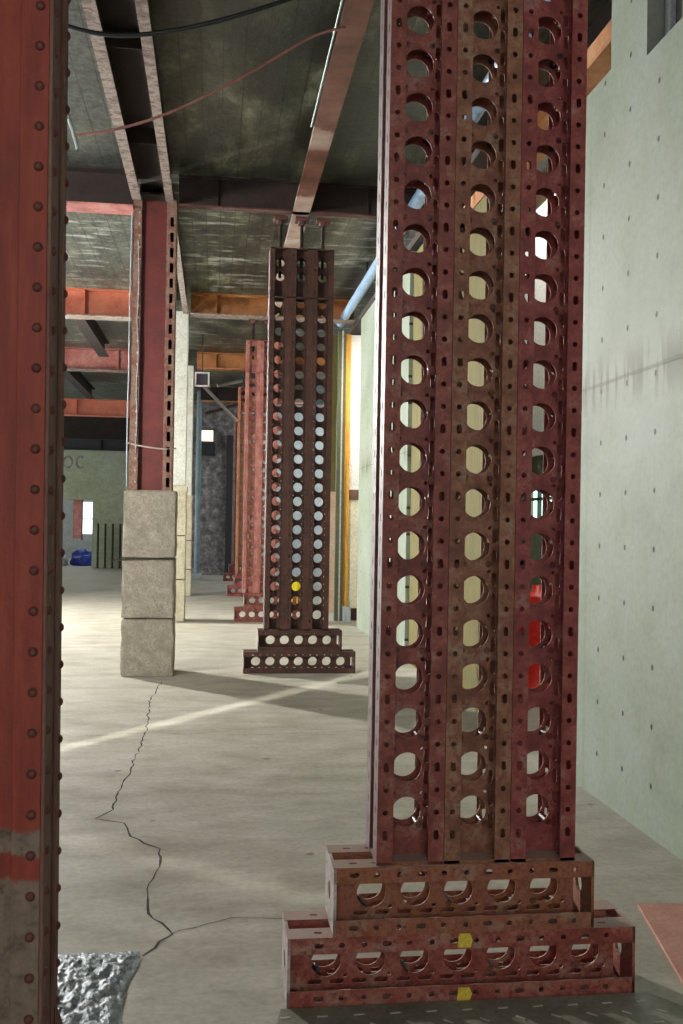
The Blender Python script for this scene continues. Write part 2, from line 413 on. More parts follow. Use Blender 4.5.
def web_mesh(L, first, count, skip=(), tail=0):
    """recessed web: one big hole with a turned-in rim per pitch, slots and small holes along both edges"""
    bm = bmesh.new(); W = .2166
    z = 0
    for i in range(count):
        c = first + i * PT
        z1 = L - tail if i == count - 1 else c + PT / 2
        hs = [circ(0, c - z, .0505, 32)]
        for dz in (-.0375, .0375):
            if c + dz + .03 > L - tail: continue
            for sx in (-1, 1): hs.append(rrect(sx * .0665 - .009, sx * .0665 + .009, c + dz - .0245 - z, c + dz + .0245 - z, .005))
        for sx in (-1, 1): hs.append(circ(sx * .048, c + .0655 - z, .0075, 8))
        add_mesh(bm, plate_mesh(W, z1 - z, hs, .006), T(0, 0, z) @ RX(PI / 2))
        z = z1
    bmesh.ops.remove_doubles(bm, verts=bm.verts, dist=1e-5)
    return mesh_of(bm, 'web_plate')

def bolt_mesh():
    bm = bmesh.new(); cyl(bm, (0, .08, 0), (0, .16, 0), .012, 10)
    return mesh_of(bm, 'spacer_bolt')
BOLT = bolt_mesh()

def end_plate():
    return plate_mesh(.225, .24, [circ(-.075, .05, .009), circ(.075, .05, .009), circ(-.075, .19, .009), circ(.075, .19, .009), circ(0, .12, .03, 16)], .01)

class Kind: pass
def kind(L, first, count, tail=0):
    k = Kind(); k.L = L; k.lip = lip_mesh(L); k.flange = flange_mesh(L); k.web = web_mesh(L, first, count, tail=tail)
    bm = bmesh.new()                                           # the two front corner folds tie lips and flanges together
    for sx in (-1, 1):
        for y in (.0045, D_ - .0045):
            cyl(bm, (sx * (W_ / 2 - .0045), y, 0), (sx * (W_ / 2 - .0045), y, L), .0052, 8)
    k.fold = None; bm.free()
    return k

LP, LX = 3.55, .533
POST = kind(LP, .156, 23)
EXT = kind(LX, .245, 2)
BASE12 = kind(1.2, .138, 7, .045); BASE09 = kind(.9, .14, 5, .045)
ENDP = end_plate()

def jack_meshes():
    bm = bmesh.new()
    cyl(bm, (0, .12, -.3), (0, .12, .33), .017, 12)
    for i in range(15):                                    # screw thread
        cyl(bm, (0, .12, .02 + i * .02), (0, .12, .03 + i * .02), .020, 12)
    rod = mesh_of(bm, 'jack_screw')
    bm = bmesh.new()
    box(bm, -.075, .075, .04, .20, .32, .355, bevel=.003)
    cyl(bm, (0, .12, .28), (0, .12, .33), .045, 16)
    head = mesh_of(bm, 'jack_head')
    bm = bmesh.new(); cyl(bm, (0, .12, .005), (0, .12, .035), .034, 6)
    nut = mesh_of(bm, 'jack_nut')
    return rod, head, nut
JROD, JHEAD, JNUT = jack_meshes()

def tower(loc, posts, m_post, m_low, m_up, m_end, label, low_x=(-.6, .6), up_x=(-.45, .45), lean=0, yellow=False, head_m=None, m_side=None):
    root = empty('shoring_tower', loc, label, 'shoring tower', 'perforated steel shoring towers in a row')
    near = loc[1] < 5
    def solid(name, k, m, M, left=None, top=None):
        """web plates are the member's body; lips, side flanges and bolts are its pieces"""
        o = link(name, k.web, m, root); o.matrix_local = M @ T(0, .083, 0)
        def sub(n, me, p, mm=m, rz=0): return link(n, me, mm, o, (p[0], p[1] - .083, p[2]), (0, 0, rz))
        sub('rear_web', k.web, (0, .157, 0), m, PI)
        for sx in (-1, 1):
            for y in (T_ / 2, D_ - T_ / 2): sub('lip', k.lip, (sx * (W_ / 2 - LW_ / 2), y, 0))
            for yc in (.043, D_ - .043):
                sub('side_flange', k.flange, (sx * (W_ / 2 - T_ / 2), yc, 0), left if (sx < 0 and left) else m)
        if near:
            z = first_b = .11
            while z < k.L - .05:
                for sx in (-1, 1): sub('spacer_bolt', BOLT, (sx * .045, 0, z), ROD)
                z += .3
        return o
    for (x0, x1), z, k, m in ((low_x, 0, BASE12, m_low), (up_x, .2286, BASE09, m_up)):
        o = solid('base_beam', k, m, T(x0, -.012, z + .1143) @ RY(PI / 2))
        link('end_plate', ENDP, m_end, o, (0, -.083, .005)); link('end_plate', ENDP, m, o, (0, -.083, k.L - .005))
        if yellow and z == 0:
            for a, b in ((-.1125, -.066), (.068, .1125)):
                bm = bmesh.new()
                v = [bm.verts.new(p) for p in ((a, -.0855, .578), (b, -.0855, .573), (b, -.0855, .618), ((a + b) / 2, -.0855, .625), (a, -.0855, .616))]
                w_ = [bm.verts.new(q.co + Vector((0, .002, 0))) for q in v]
                bm.faces.new(v); bm.faces.new(list(reversed(w_)))
                for q in range(5): bm.faces.new((v[q], w_[q], w_[(q + 1) % 5], v[(q + 1) % 5]))
                bmesh.ops.recalc_face_normals(bm, faces=bm.faces)
                obj('yellow_paint_mark', bm, YEL, o)
    for i, x in enumerate(posts):
        m = m_post[i]
        lf = m_side if i == 0 else None  # outer left flanges get the colour with the light painted in
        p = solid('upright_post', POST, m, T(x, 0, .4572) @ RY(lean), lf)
        link('foot_plate', ENDP, m_up, p, (0, -.083, .005))
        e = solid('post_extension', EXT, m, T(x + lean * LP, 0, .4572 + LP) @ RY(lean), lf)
        link('splice_plate', ENDP, m, e, (0, -.083, .005)); link('cap_plate', ENDP, m, e, (0, -.083, LX - .005))
        j = link('screw_jack', JROD, ROD, root, (x + lean * (LP + LX), 0, .4572 + LP + LX))
        link('jack_head', JHEAD, BEAMDK2, j); link('jack_nut', JNUT, ROD, j)
    return root

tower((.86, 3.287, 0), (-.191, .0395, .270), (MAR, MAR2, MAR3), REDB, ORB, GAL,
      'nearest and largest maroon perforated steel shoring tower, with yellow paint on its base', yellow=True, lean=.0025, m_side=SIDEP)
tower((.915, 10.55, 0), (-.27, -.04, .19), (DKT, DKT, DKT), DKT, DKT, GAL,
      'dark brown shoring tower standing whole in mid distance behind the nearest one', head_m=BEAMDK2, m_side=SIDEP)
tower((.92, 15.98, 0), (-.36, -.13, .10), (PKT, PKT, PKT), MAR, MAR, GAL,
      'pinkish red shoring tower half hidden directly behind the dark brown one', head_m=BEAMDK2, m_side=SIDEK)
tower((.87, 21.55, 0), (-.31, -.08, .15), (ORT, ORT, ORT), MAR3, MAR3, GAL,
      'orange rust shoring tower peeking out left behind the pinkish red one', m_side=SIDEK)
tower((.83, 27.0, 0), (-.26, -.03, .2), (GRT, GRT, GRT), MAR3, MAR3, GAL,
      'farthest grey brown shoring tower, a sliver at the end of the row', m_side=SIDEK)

# ------------------------------------------------------------------ floor, deck, walls
ZD = 5.22
bm = bmesh.new(); box(bm, -10, 8, -6, 46, -.25, 0)
fl = struct(obj('floor', bm, FLOORM))
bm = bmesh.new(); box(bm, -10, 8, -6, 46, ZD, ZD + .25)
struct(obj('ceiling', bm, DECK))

# floor cracks, real thin strips of grit lying in the concrete surface
def crack(pts, w=.007, name='floor_crack'):
    bm = bmesh.new(); prev = None
    P = []
    for (a, b) in zip(pts, pts[1:]):
        a, b = Vector(a), Vector(b); n = max(2, int((b - a).length / .06))
        for k in range(n):
            P.append(a.lerp(b, k / n) + Vector((random.uniform(-.012, .012), random.uniform(-.01, .01))))
    P.append(Vector(pts[-1]))
    for i, p in enumerate(P):
        d = (P[min(i + 1, len(P) - 1)] - P[max(i - 1, 0)]).normalized(); nr = Vector((-d.y, d.x))
        ww = w * random.uniform(.35, 1.3)
        v = (bm.verts.new((*(p + nr * ww / 2), .0012)), bm.verts.new((*(p - nr * ww / 2), .0012)))
        if prev: bm.faces.new((prev[0], prev[1], v[1], v[0]))
        prev = v
    return obj(name, bm, CRK, fl)
crack([(-.5, 10.0), (-.55, 9.0), (-.49, 7.6), (-.52, 6.24), (-.54, 5.6), (-.60, 5.45), (-.44, 5.35), (-.40, 5.12), (-.24, 4.92), (-.235, 4.6), (-.27, 4.32), (-.26, 4.18), (-.14, 3.9), (-.24, 3.72)], .010)
crack([(-1.0, 7.5), (-.5, 7.62), (.3, 7.5), (1.2, 7.62)], .005)
crack([(-.16, 3.9), (.1, 4.05), (.4, 4.02)], .004)

# concrete wall on the right: full height near the camera, stepping down towards its far end, with a recess at the top
XW = 2.264
def poly_prism_x(bm, pts, x0, x1):
    a = [bm.verts.new((x0, y, z)) for y, z in pts]; b = [bm.verts.new((x1, y, z)) for y, z in pts]
    bm.faces.new(a); bm.faces.new(list(reversed(b)))
    n = len(pts)
    for i in range(n): bm.faces.new((a[i], b[i], b[(i + 1) % n], a[(i + 1) % n]))
bm = bmesh.new()
poly_prism_x(bm, [(-6, 0), (5.985, 0), (5.985, 4.30), (5.56, 4.30), (5.56, ZD), (5.07, ZD), (5.07, 4.15), (3.2, 4.15), (3.2, ZD), (-6, ZD)], XW, XW + .35)
bmesh.ops.recalc_face_normals(bm, faces=bm.faces)
struct(obj('wall_right', bm, WALLR))
struct(bxo('wall_right_recess_panel', DGREY, XW + .12, XW + .2, 3.2, 5.07, 4.15, ZD))
bm = bmesh.new(); box(bm, XW + .09, XW + .12, 4.98, 5.05, 4.15, ZD); struct(obj('trim_1', bm, GREYB))

# far stretch of right wall
bm = bmesh.new(); box(bm, 2.205, 2.5, 11.35, 15.27, 0, 4.80); struct(obj('wall_right_far', bm, WALLF))
bm = bmesh.new(); box(bm, 2.19, 2.52, 7.5, 17.5, 4.80, 4.88); struct(obj('trim_2', bm, BEAMDK))
# sheeted bay between the two concrete stretches
b_ = empty('site_hoarding', (2.3, 9.4, 0), 'olive plywood hoarding panel seen through holes of nearest tower, middle column', 'hoarding')
bxo('plywood_sheet', OLIVE, -.04, .02, -1.75, .80, 0, 4.45, parent=b_)
bxo('plywood_post', OLIVE, -.05, .03, 1.45, 1.95, 0, 4.75, parent=b_)
bxo('white_sheet', WHITEP, -.02, .03, .80, 1.45, 0, 4.75, parent=b_)
struct(bxo('wall_right_room', WHITEP, 3.35, 3.5, 5.0, 17.4, 2.35, ZD))
bm = bmesh.new(); box(bm, 3.35, 3.5, 5.0, 17.4, 0, 1.62); box(bm, 3.35, 3.5, 5.0, 9.3, 1.62, 2.35); box(bm, 3.35, 3.5, 10.4, 17.4, 1.62, 2.35)
struct(obj('wall_right_room_lower', bm, OLW))
wn = struct(bxo('window_1', emis('bright_daylight_glass', (205, 250, 252), 2.2), 3.42, 3.44, 9.3, 10.4, 1.62, 2.1))
bm = bmesh.new(); box(bm, 3.37, 3.41, 9.3, 10.4, 1.88, 1.91); box(bm, 3.37, 3.41, 9.3, 10.4, 2.1, 2.35)
for y in (9.55, 9.85, 10.1): box(bm, 3.37, 3.41, y, y + .03, 1.62, 2.1)
obj('window_frame', bm, GREENP, wn)

# far partition beyond the concrete wall, facing the camera
pt = empty('panelled_partition', (2.1, 16.35, 0), 'patchwork partition of white, cream and olive boards beyond the far wall end', 'partition')
YF = 0
bxo('white_upper_board', WHITEP, .09, 1.1, 0, .05, 2.17, 4.75, parent=pt)
bxo('brown_rail', BRNP, .085, 1.1, -.02, .05, 2.0, 2.17, parent=pt)
bxo('cream_lower_board', CREAMP, .09, 1.1, 0, .05, .2, 2.0, parent=pt)
bxo('yellow_timber_post', YELTIM, .0, .09, -.06, .04, 0.15, 4.75, parent=pt)
bxo('kerb_block', GREYB, .0, .12, -.3, -.1, 0, .24, parent=pt, bevel=.01)
bxo('dark_plinth', BRNP, .12, 1.1, -.05, .05, 0, .2, parent=pt)
bxo('green_post', GREENP, -.13, -.07, -.12, -.03, 0, 4.8, parent=pt)
bxo('pale_post_edge', GAL, -.07, -.045, -.12, -.03, 0, 4.8, parent=pt)
bxo('green_post', GREENP, -.045, 0, -.12, -.03, 0, 4.8, parent=pt)
bxo('olive_upper_board', OLIVE, -.34, -.13, 0, .05, 2.13, 4.75, parent=pt)
bxo('peach_lower_board', PEACH, -.34, -.13, 0, .05, .12, 2.13, parent=pt)

# red and white barricade drum seen through the holes
dr = empty('traffic_drum', (2.98, 8.9, 0), 'red plastic traffic drum with white bands in the side opening', 'traffic drum')
bm = bmesh.new()
prof = [(.0, 0), (.30, 0), (.30, .05), (.25, .06), (.245, .36), (.235, .37), (.225, .66), (.215, .67), (.205, .95), (.17, .99), (.06, 1.0), (.05, 1.06), (0, 1.06)]
def lathe(bm, prof, seg=28):
    rings = []
    for r, z in prof:
        rings.append([bm.verts.new((max(r, .0005) * math.cos(2 * PI * k / seg), max(r, .0005) * math.sin(2 * PI * k / seg), z)) for k in range(seg)])
    for a, b in zip(rings, rings[1:]):
        for k in range(seg): bm.faces.new((a[k], a[(k + 1) % seg], b[(k + 1) % seg], b[k]))
lathe(bm, prof); obj('body', bm, RED, dr, smooth=True)
for z in (.76,):
    bm = bmesh.new(); lathe(bm, [(.226, z), (.218, z + .1)]); obj('white_band', bm, WHT, dr, smooth=True)

# back walls
bm = bmesh.new()
box(bm, -10, -5.25, 34, 34.3, 0, ZD); box(bm, -5.25, -4.09, 34, 34.3, 2.27, ZD); box(bm, -4.09, -.9, 34, 34.3, 0, ZD)
wb = struct(obj('wall_back', bm, OLW))
struct(bxo('wall_back_right', DARKM, -.75, .75, 30, 30.3, 0, ZD))
struct(bxo('wall_back_far_right', FARBL, .75, 8, 30, 30.3, 0, ZD))
struct(bxo('wall_back_return', DARKM, -.9, -.75, 30, 34.3, 0, ZD))
struct(bxo('wall_room_beyond', FARBL, -9, 0, 44.6, 45, 0, ZD))
struct(bxo('trim_5', BEAMDK, -9, -.95, 33.9, 33.99, 4.2, ZD))
w2 = struct(bxo('window_2', emis('overexposed_daylight', (235, 255, 252), 2.2), -4.46, -4.1, 34.5, 34.52, 1.12, 2.2))
bm = bmesh.new(); box(bm, -4.46, -4.1, 34.46, 34.5, 1.62, 1.65); box(bm, -4.5, -4.46, 34.44, 34.54, 0.9, 2.27); obj('window_frame', bm, GREENP, w2)
struct(bxo('trim_3', BEAMPK, -4.78, -4.5, 34.45, 34.6, .95, 2.27))
# round painted marks on the olive wall
for i, (x, a0, a1) in enumerate(((-4.92, 0, 2 * PI), (-4.5, .3 * PI, 1.75 * PI))):
    bm = bmesh.new(); k = 24; prev = None
    for j in range(k + 1):
        a = a0 + (a1 - a0) * j / k
        v = [bm.verts.new((r * math.cos(a) * .75, 0, r * math.sin(a))) for r in (.15, .22)]
        if prev: bm.faces.new((prev[0], prev[1], v[1], v[0]))
        prev = v
    o = obj('painted_letter', bm, DARKM, wb, (x, 33.992, 3.52))
# dark upright bars against the olive wall
for i, x in enumerate((-3.86, -3.62, -3.38, -3.14)):
    bm = bmesh.new(); cyl(bm, (0, 0, 0), (0, 0, 1.48), .035, 10); box(bm, -.07, .07, -.07, .07, 0, .02)
    o = obj('steel_bar', bm, BEAMDK, None, (x, 33.7, 0))
    tag(o, 'dark upright steel bar standing against olive back wall', 'steel bar', 'upright bars at the olive back wall')

def lump(name, m, loc, sx, sy, sz, seed, label, cat):
    rnd = random.Random(seed); bm = bmesh.new()
    bmesh.ops.create_icosphere(bm, subdivisions=3, radius=1)
    for v in bm.verts:
        n = .82 + .3 * rnd.random()
        v.co = Vector((v.co.x * sx * n, v.co.y * sy * n, max(0, (v.co.z + .35)) * sz * n / 1.3))
    o = obj(name, bm, m, None, loc); return tag(o, label, cat)
lump('tarpaulin_heap', BLUEC, (-4.55, 35.6, 0), .45, .4, .55, 2, 'crumpled blue tarpaulin heap on floor of the room beyond', 'tarpaulin')
lump('plastic_sack', WHITEC, (-5.35, 35.4, 0), .32, .3, .42, 3, 'white plastic sack left of blue tarpaulin in far doorway', 'sack')

# blue-grey post, dark cabinet with lit sign on the dark wall
pp = empty('pipe_post', (-.49, 27.6, 0), 'slim blue grey pipe post with pale foot before dark wall', 'post')
bm = bmesh.new(); cyl(bm, (0, 0, .18), (0, 0, 5.2), .075, 16); obj('pipe', bm, BLUEPOST, pp, smooth=False)
bm = bmesh.new(); box(bm, -.14, .14, -.12, .12, 0, .18, bevel=.02); obj('foot', bm, GREYB, pp)
lb = empty('wall_light', (-.28, 29.9, 4.0), 'small lit pale lamp box high on the dark back wall', 'lamp')
bxo('diffuser', emis('warm_lamp_diffuser', (255, 226, 196), 1.6), -.17, .17, -.12, -.1, .0, .32, parent=lb)
bxo('housing', BEAMDK, -.19, .19, -.1, .08, -.02, .34, parent=lb)
bxo('hood', BLACKP, -.22, .24, -.2, .08, -.42, -.03, parent=lb, bevel=.05)
struct(bxo('trim_4', BLACKP, .3, .5, 29.85, 30, 0, 4.2))

# yellow tub behind the second tower
bm = bmesh.new(); lathe(bm, [(0, 0), (.24, 0), (.30, .5), (.32, .52), (.32, .55), (.29, .55), (.24, .04), (0, .03)])
tag(obj('plastic_tub', bm, YELP, None, (1.62, 19.2, 0), smooth=True), 'yellow plastic tub on floor behind the dark brown tower', 'tub')

# left side: brick piers with open bays that let the daylight in
for i in range(8):
    struct(bxo('wall_left_pier', CONC_BLOCK, -9.6, -9.0, -4.6 + i * 6.2, -3.4 + i * 6.2, 0, ZD))
struct(bxo('wall_left_sill', CONC_BLOCK, -9.6, -9.1, -6, 46, 0, .5))

# ------------------------------------------------------------------ columns on the left line
# foreground riveted column
c0 = empty('riveted_column', (-.444, 2.735, 0), 'big red primed riveted steel column in left foreground, paint worn grey at its foot', 'column', 'steel columns of the left row')
def cpart(n, m, *a, bevel=0, **k): return bxo(n, m, *a, parent=c0, bevel=bevel)
H0 = 5.2
bm = bmesh.new()
box(bm, -.52, -.012, .012, .034, 0, H0)          # front plate
box(bm, -.075, -.0, 0, .012, 0, H0, bevel=.002)     # angle leg on the front
obj('front_plate', bm, COLPAINT, c0)
bm = bmesh.new(); box(bm, -.52, -.445, 0, .012, 0, H0, bevel=.002); obj('corner_angle', bm, COLPAINT, c0)
bm = bmesh.new()
box(bm, -.014, .0, .0125, .255, 0, H0)
box(bm, .0005, .010, .0, .085, 0, H0, bevel=.002); box(bm, .0005,   .010, .2, .27, 0, H0, bevel=.002)
obj('side_plate', bm, COLSIDE, c0)
bxo('rear_plate', COLSIDE, -.52, -.0, .2555, .275, 0, H0, parent=c0)
bxo('side_plate', COLSIDE, -.52, -.505, .035, .255, 0, H0, parent=c0)
bm = bmesh.new()
box(bm, -.60, .07, -.08, .36, 0, .02, bevel=.003)
for (y0, y1) in ((.05, .07), (.21, .23)):
    vs = [(0.012, y0, .02), (.07, y0, .02), (.012, y0, .2), (0.012, y1, .02), (.07, y1, .02), (.012, y1, .2)]
    v = [bm.verts.new(p) for p in vs]
    for f in ((0, 1, 2), (3, 5, 4), (0, 3, 4, 1), (1, 4, 5, 2), (2, 5, 3, 0)): bm.faces.new([v[i] for i in f])
obj('base_plate', bm, COLSIDE, c0)
bm = bmesh.new()
bmesh.ops.create_uvsphere(bm, u_segments=12, v_segments=8, radius=.0135)
bmesh.ops.bisect_plane(bm, geom=bm.verts[:] + bm.edges[:] + bm.faces[:], plane_co=(0, 0, 0), plane_no=(0, 0, 1), clear_inner=True)
bmesh.ops.scale(bm, vec=(1, 1, .8), verts=bm.verts)
RV = mesh_of(bm, 'rivet', True)
for k in range(31):
    z = .16 + k * .1085
    if z > 3.45: break
    for kind, p, r in (('f', (-.024, -.0005, z), (PI / 2, 0, 0)), ('s', (.0095, .038, z), (0, PI / 2, 0)), ('s', (.0095, .245, z + .04), (0, PI / 2, 0))):
        link('rivet', RV, RIVETM, c0, p, r)

c0.rotation_euler = (0, -.0075, 0)
# second column: laced steel above, three rough blocks at its foot
def block_mesh(w, d, h, seed):
    rnd = random.Random(seed); bm = bmesh.new()
    box(bm, -w / 2, w / 2, -d / 2, d / 2, 0, h, bevel=.018)
    bmesh.ops.subdivide_edges(bm, edges=[e for e in bm.edges if e.calc_length() > .12], cuts=5, use_grid_fill=True)
    for v in bm.verts:
        s = .006
        v.co += Vector((rnd.uniform(-s, s), rnd.uniform(-s, s), rnd.uniform(-s, s) if 0.03 < v.co.z < h - .03 else rnd.uniform(-.003, .003)))
    return bm
c1 = empty('laced_column', (-.675, 10.62, 0), 'dark red laced steel column standing in three rough grey concrete blocks', 'column', 'steel columns of the left row')
for i, (z0, z1) in enumerate(((0, .585), (.60, 1.205), (1.22, 1.915))):
    obj('concrete_block', block_mesh(.53, .5, z1 - z0, i), CONC_BLOCK, c1, (0, 0, z0))
bm = bmesh.new()
box(bm, -.24, .24, -.23, .23, .58, .605); obj('mortar_joint', bm, CRK, c1)
bxo('mortar_joint', CRK, -.24, .24, -.23, .23, 1.2, 1.225, parent=c1)
BENT = ('bent_rod', [(-.36, -.275, 1.19), (-.27, -.272, 1.2), (0, -.268, 1.215), (.26, -.266, 1.207)], .009, CRK, c1)
bxo('web_plate', COLRED, -.15, .12, -.12, -.10, 1.88, 4.95, parent=c1)
bm = bmesh.new(); poly = [(-.225, -.17), (-.135, -.17), (-.135, -.10), (-.15, -.10), (-.15, -.155), (-.212, -.155), (-.212, .2), (-.225, .2)]
a_ = [bm.verts.new((x, y, 1.88)) for x, y in poly]; b_ = [bm.verts.new((x, y, 4.95)) for x, y in poly]
bm.faces.new(list(reversed(a_))); bm.faces.new(b_)
for q in range(8): bm.faces.new((a_[q], a_[(q + 1) % 8], b_[(q + 1) % 8], b_[q]))
bmesh.ops.recalc_face_normals(bm, faces=bm.faces)
obj('left_flange', bm, COLEDGE, c1)
# right flange: two angles joined by battens, open slots between
lac = plate_mesh(.085, 3.05, [rrect(-.018, .018, .05 + k * .16, .15 + k * .16, .004) for k in range(18)], .012)
bm = bmesh.new(); add_mesh(bm, lac, T(.175, -.165, 1.9) @ RX(PI / 2)); obj('laced_flange', bm, COLEDGE, c1)
bxo('flange_return', COLEDGE, .12, .132, -.158, -.1, 1.88, 4.95, parent=c1); bxo('side_plate', COLEDGE, .206, .217, -.158, .2, 1.88, 4.95, parent=c1)
bxo('rear_plate', BEAMDK, -.21, .21, .18, .195, 1.9, 4.95, parent=c1)
for k in range(24): link('rivet', RV, GAL, c1, (-.155, -.17, 2.0 + k * .122), (PI / 2, 0, 0))
# tie wire round the shaft
def tube(name, pts, r, m, parent=None, loc=None, res=6):
    cu = bpy.data.curves.new(name, 'CURVE'); cu.dimensions = '3D'; cu.bevel_depth = r; cu.bevel_resolution = 3
    s = cu.splines.new('NURBS'); s.points.add(len(pts) - 1); s.use_endpoint_u = True; s.order_u = 4; s.resolution_u = res
    for p, c in zip(s.points, pts): p.co = (*c, 1)
    o = bpy.data.objects.new(name, cu); me = bpy.data.meshes.new_from_object(o); bpy.data.objects.remove(o)
    for p in me.polygons: p.use_smooth = True
    me.materials.clear()
    return link(name, me, m, parent, loc)
tube(*BENT)
tube('tie_wire', [(-.245, .05, 2.42), (-.25, -.18, 2.40), (-.15, -.185, 2.38), (.1, -.185, 2.34), (.24, -.18, 2.35), (.24, .1, 2.38)], .008, GAL, c1)
tube('hanging_wire', [(-.235, -.18, 4.8), (-.24, -.185, 4.2), (-.245, -.18, 3.6), (-.235, -.19, 3.1), (-.25, -.185, 2.7), (-.24, -.18, 1.95)], .008, GREYB, c1)
tube('hanging_wire', [(-.17, -.18, 4.5), (-.14, -.185, 4.1), (-.18, -.18, 3.7), (-.14, -.19, 3.4), (-.15, -.185, 3.2), (-.17, -.18, 2.9), (-.14, -.18, 2.7), (-.16, -.18, 2.3)], .005, GREYB, c1)

def cased_column(x0, x1, y, label, ztop, zj, mlow):
    c = empty('cased_column', ((x0 + x1) / 2, y, 0), label, 'column', 'steel columns of the left row')
    w = (x1 - x0) / 2
    bm = bmesh.new(); box(bm, -w + .02, w - .02, -.22, .22, zj[-1] + .06, ztop, bevel=.01); obj('upper_casing', bm, CREAM, c)
    bxo('ledge', SAND, -w - .01, w + .01, -.26, .26, zj[-1] - .03, zj[-1] + .06, parent=c, bevel=.01)
    z = 0
    for i, z1 in enumerate(zj):
        obj('casing_block', block_mesh(2 * w, .5, z1 - z - .015, 20 + i), mlow, c, (0, 0, z)); z = z1
    bxo('joint_filler', CRK, -w + .03, w - .03, -.22, .22, .02, zj[-1] - .05, parent=c)
    return c
cased_column(-.98, -.465, 15.98 + .2, 'cream cased column with sandy block foot right behind the laced column', 4.95, (.68, 1.38, 2.1), SAND)
cased_column(-.95, -.50, 21.55 + .2, 'farther cream cased column, a narrow strip right of the nearer cased one', 4.95, (.58, 1.2, 2.1), SAND)

# ------------------------------------------------------------------ overhead steel
def beam_x(name, m_web, m_fl, x0, x1, y, zb, zt, label, fw=.2, rivets=False):
    r = empty(name, ((x0 + x1) / 2, y, zb), label, 'beam', 'cross beams under the deck')
    h = (x1 - x0) / 2
    bxo('web', m_web, -h, h, -.012, .012, .015, zt - zb, parent=r)
    bm = bmesh.new(); box(bm, -h, h, -fw / 2, fw / 2, 0, .018)
    obj('bottom_flange', bm, m_fl, r)
    bxo('top_flange', m_web, -h, h, -fw / 2, fw / 2, zt - zb - .018, zt - zb - .001, parent=r)
    k = -h + .4
    while k < h - .1:
        bxo('stiffener', m_web, k, k + .012, -fw / 2 + .01, -.013, .02, zt - zb - .02, parent=r); k += 1.6
    return r
ZB = 4.9
beam_x('cross_beam', BEAMDK, BEAMDK2, -.44, 2.25, 10.55 - .05, 4.9, ZD, 'dark cross beam carried on jacks of the dark brown tower', .1)
# left bay deep girder in front
beam_x('cross_beam', BEAMDK, BEAMPK, -8.9, -.9, 10.5, 4.83, ZD, 'dark deep cross beam left of the laced column', .3)
beam_x('cross_beam', BEAMBR, FLANGE, -.45, 2.18, 15.95, 4.88, ZD, 'rusty brown cross beam over the pinkish red tower', .3)
beam_x('cross_beam', BEAMBR, BEAMBR, -.45, 2.4, 21.5, 4.88, ZD, 'brown cross beam over the orange rust tower', .3)
beam_x('cross_beam', BEAMDK, BEAMBR, -.45, 2.4, 27, 4.85, ZD, 'dark cross beam over the farthest tower', .3)
beam_x('cross_beam', BEAMOR, FLANGE, -8.9, -.98, 16.0, 4.79, ZD, 'bright orange cross beam in the left bay, nearest of the painted ones', .32)
beam_x('cross_beam', BEAMPK, FLANGE, -8.9, -.96, 21.5, 4.76, ZD, 'pink primed cross beam behind the bright orange one', .3)
beam_x('cross_beam', BEAMOR, BEAMOR, -8.9, -.96, 27, 4.36, 4.80, 'flat orange red cross beam below the pink one', .3)
beam_x('cross_beam', BLACKP, BLACKP, -8.9, -.96, 32.6, 3.84, 4.2, 'black lintel beam across the top of the olive wall', .3)
# hangers holding the two low beams
# short cut beams hanging under the left bays
def stub(loc, L, label, drop=0):
    r = empty('beam_stub', loc, label, 'beam', 'cut longitudinal beams in left bays')
    bm = bmesh.new(); box(bm, -.1, .1, 0, L, 0, .02); obj('bottom_flange', bm, BEAMDK, r); bxo('top_flange', BEAMDK, -.1, .1, 0, L, .26, .28, parent=r)
    bxo('web', BEAMDK, -.012, .012, .01, L - .01, .02, .26, parent=r)
stub((-2.28, 16.15, 4.88), 4.2, 'dark cut beam running back from the bright orange beam', 0)
stub((-3.32, 21.7, 4.80), 5.2, 'dark cut beam running back from the pink beam', 0)

# girder on the column line: two channels with pale flanges and a dark hollow between
def girder(y0, y1, label, mfl):
    r = empty('double_girder', (-.69, y0, ZB), label, 'girder', 'double girders on the column line')
    L = y1 - y0
    for sx, w0, w1, lab in ((-1, -.215, -.125, None), (1, .125, .205, None)):
        bxo('bottom_flange', mfl, w0, w1, 0, L, 0, .018, parent=r)
        bxo('web', BEAMDK, (w0 + w1) / 2 - .008, (w0 + w1) / 2 + .008, 0, L, .018, ZD - ZB - .002, parent=r)
    bxo('dark_fill_plate', BEAMDK, -.163, .157, 0, L, .22, .24, parent=r)  # dark sheet added to fill the hollow with shade
    k = .4
    while k < L - .1:
        bxo('diaphragm', BEAMDK, -.163, .157, k, k + .012, .08, .22, parent=r); k += 1.8
girder(3.2, 10.36, 'double girder with two pale dusty flanges overhead at upper left', FLANGE)
girder(10.83, 15.955, 'double girder bay between laced column and first cream cased column', FLANGE)

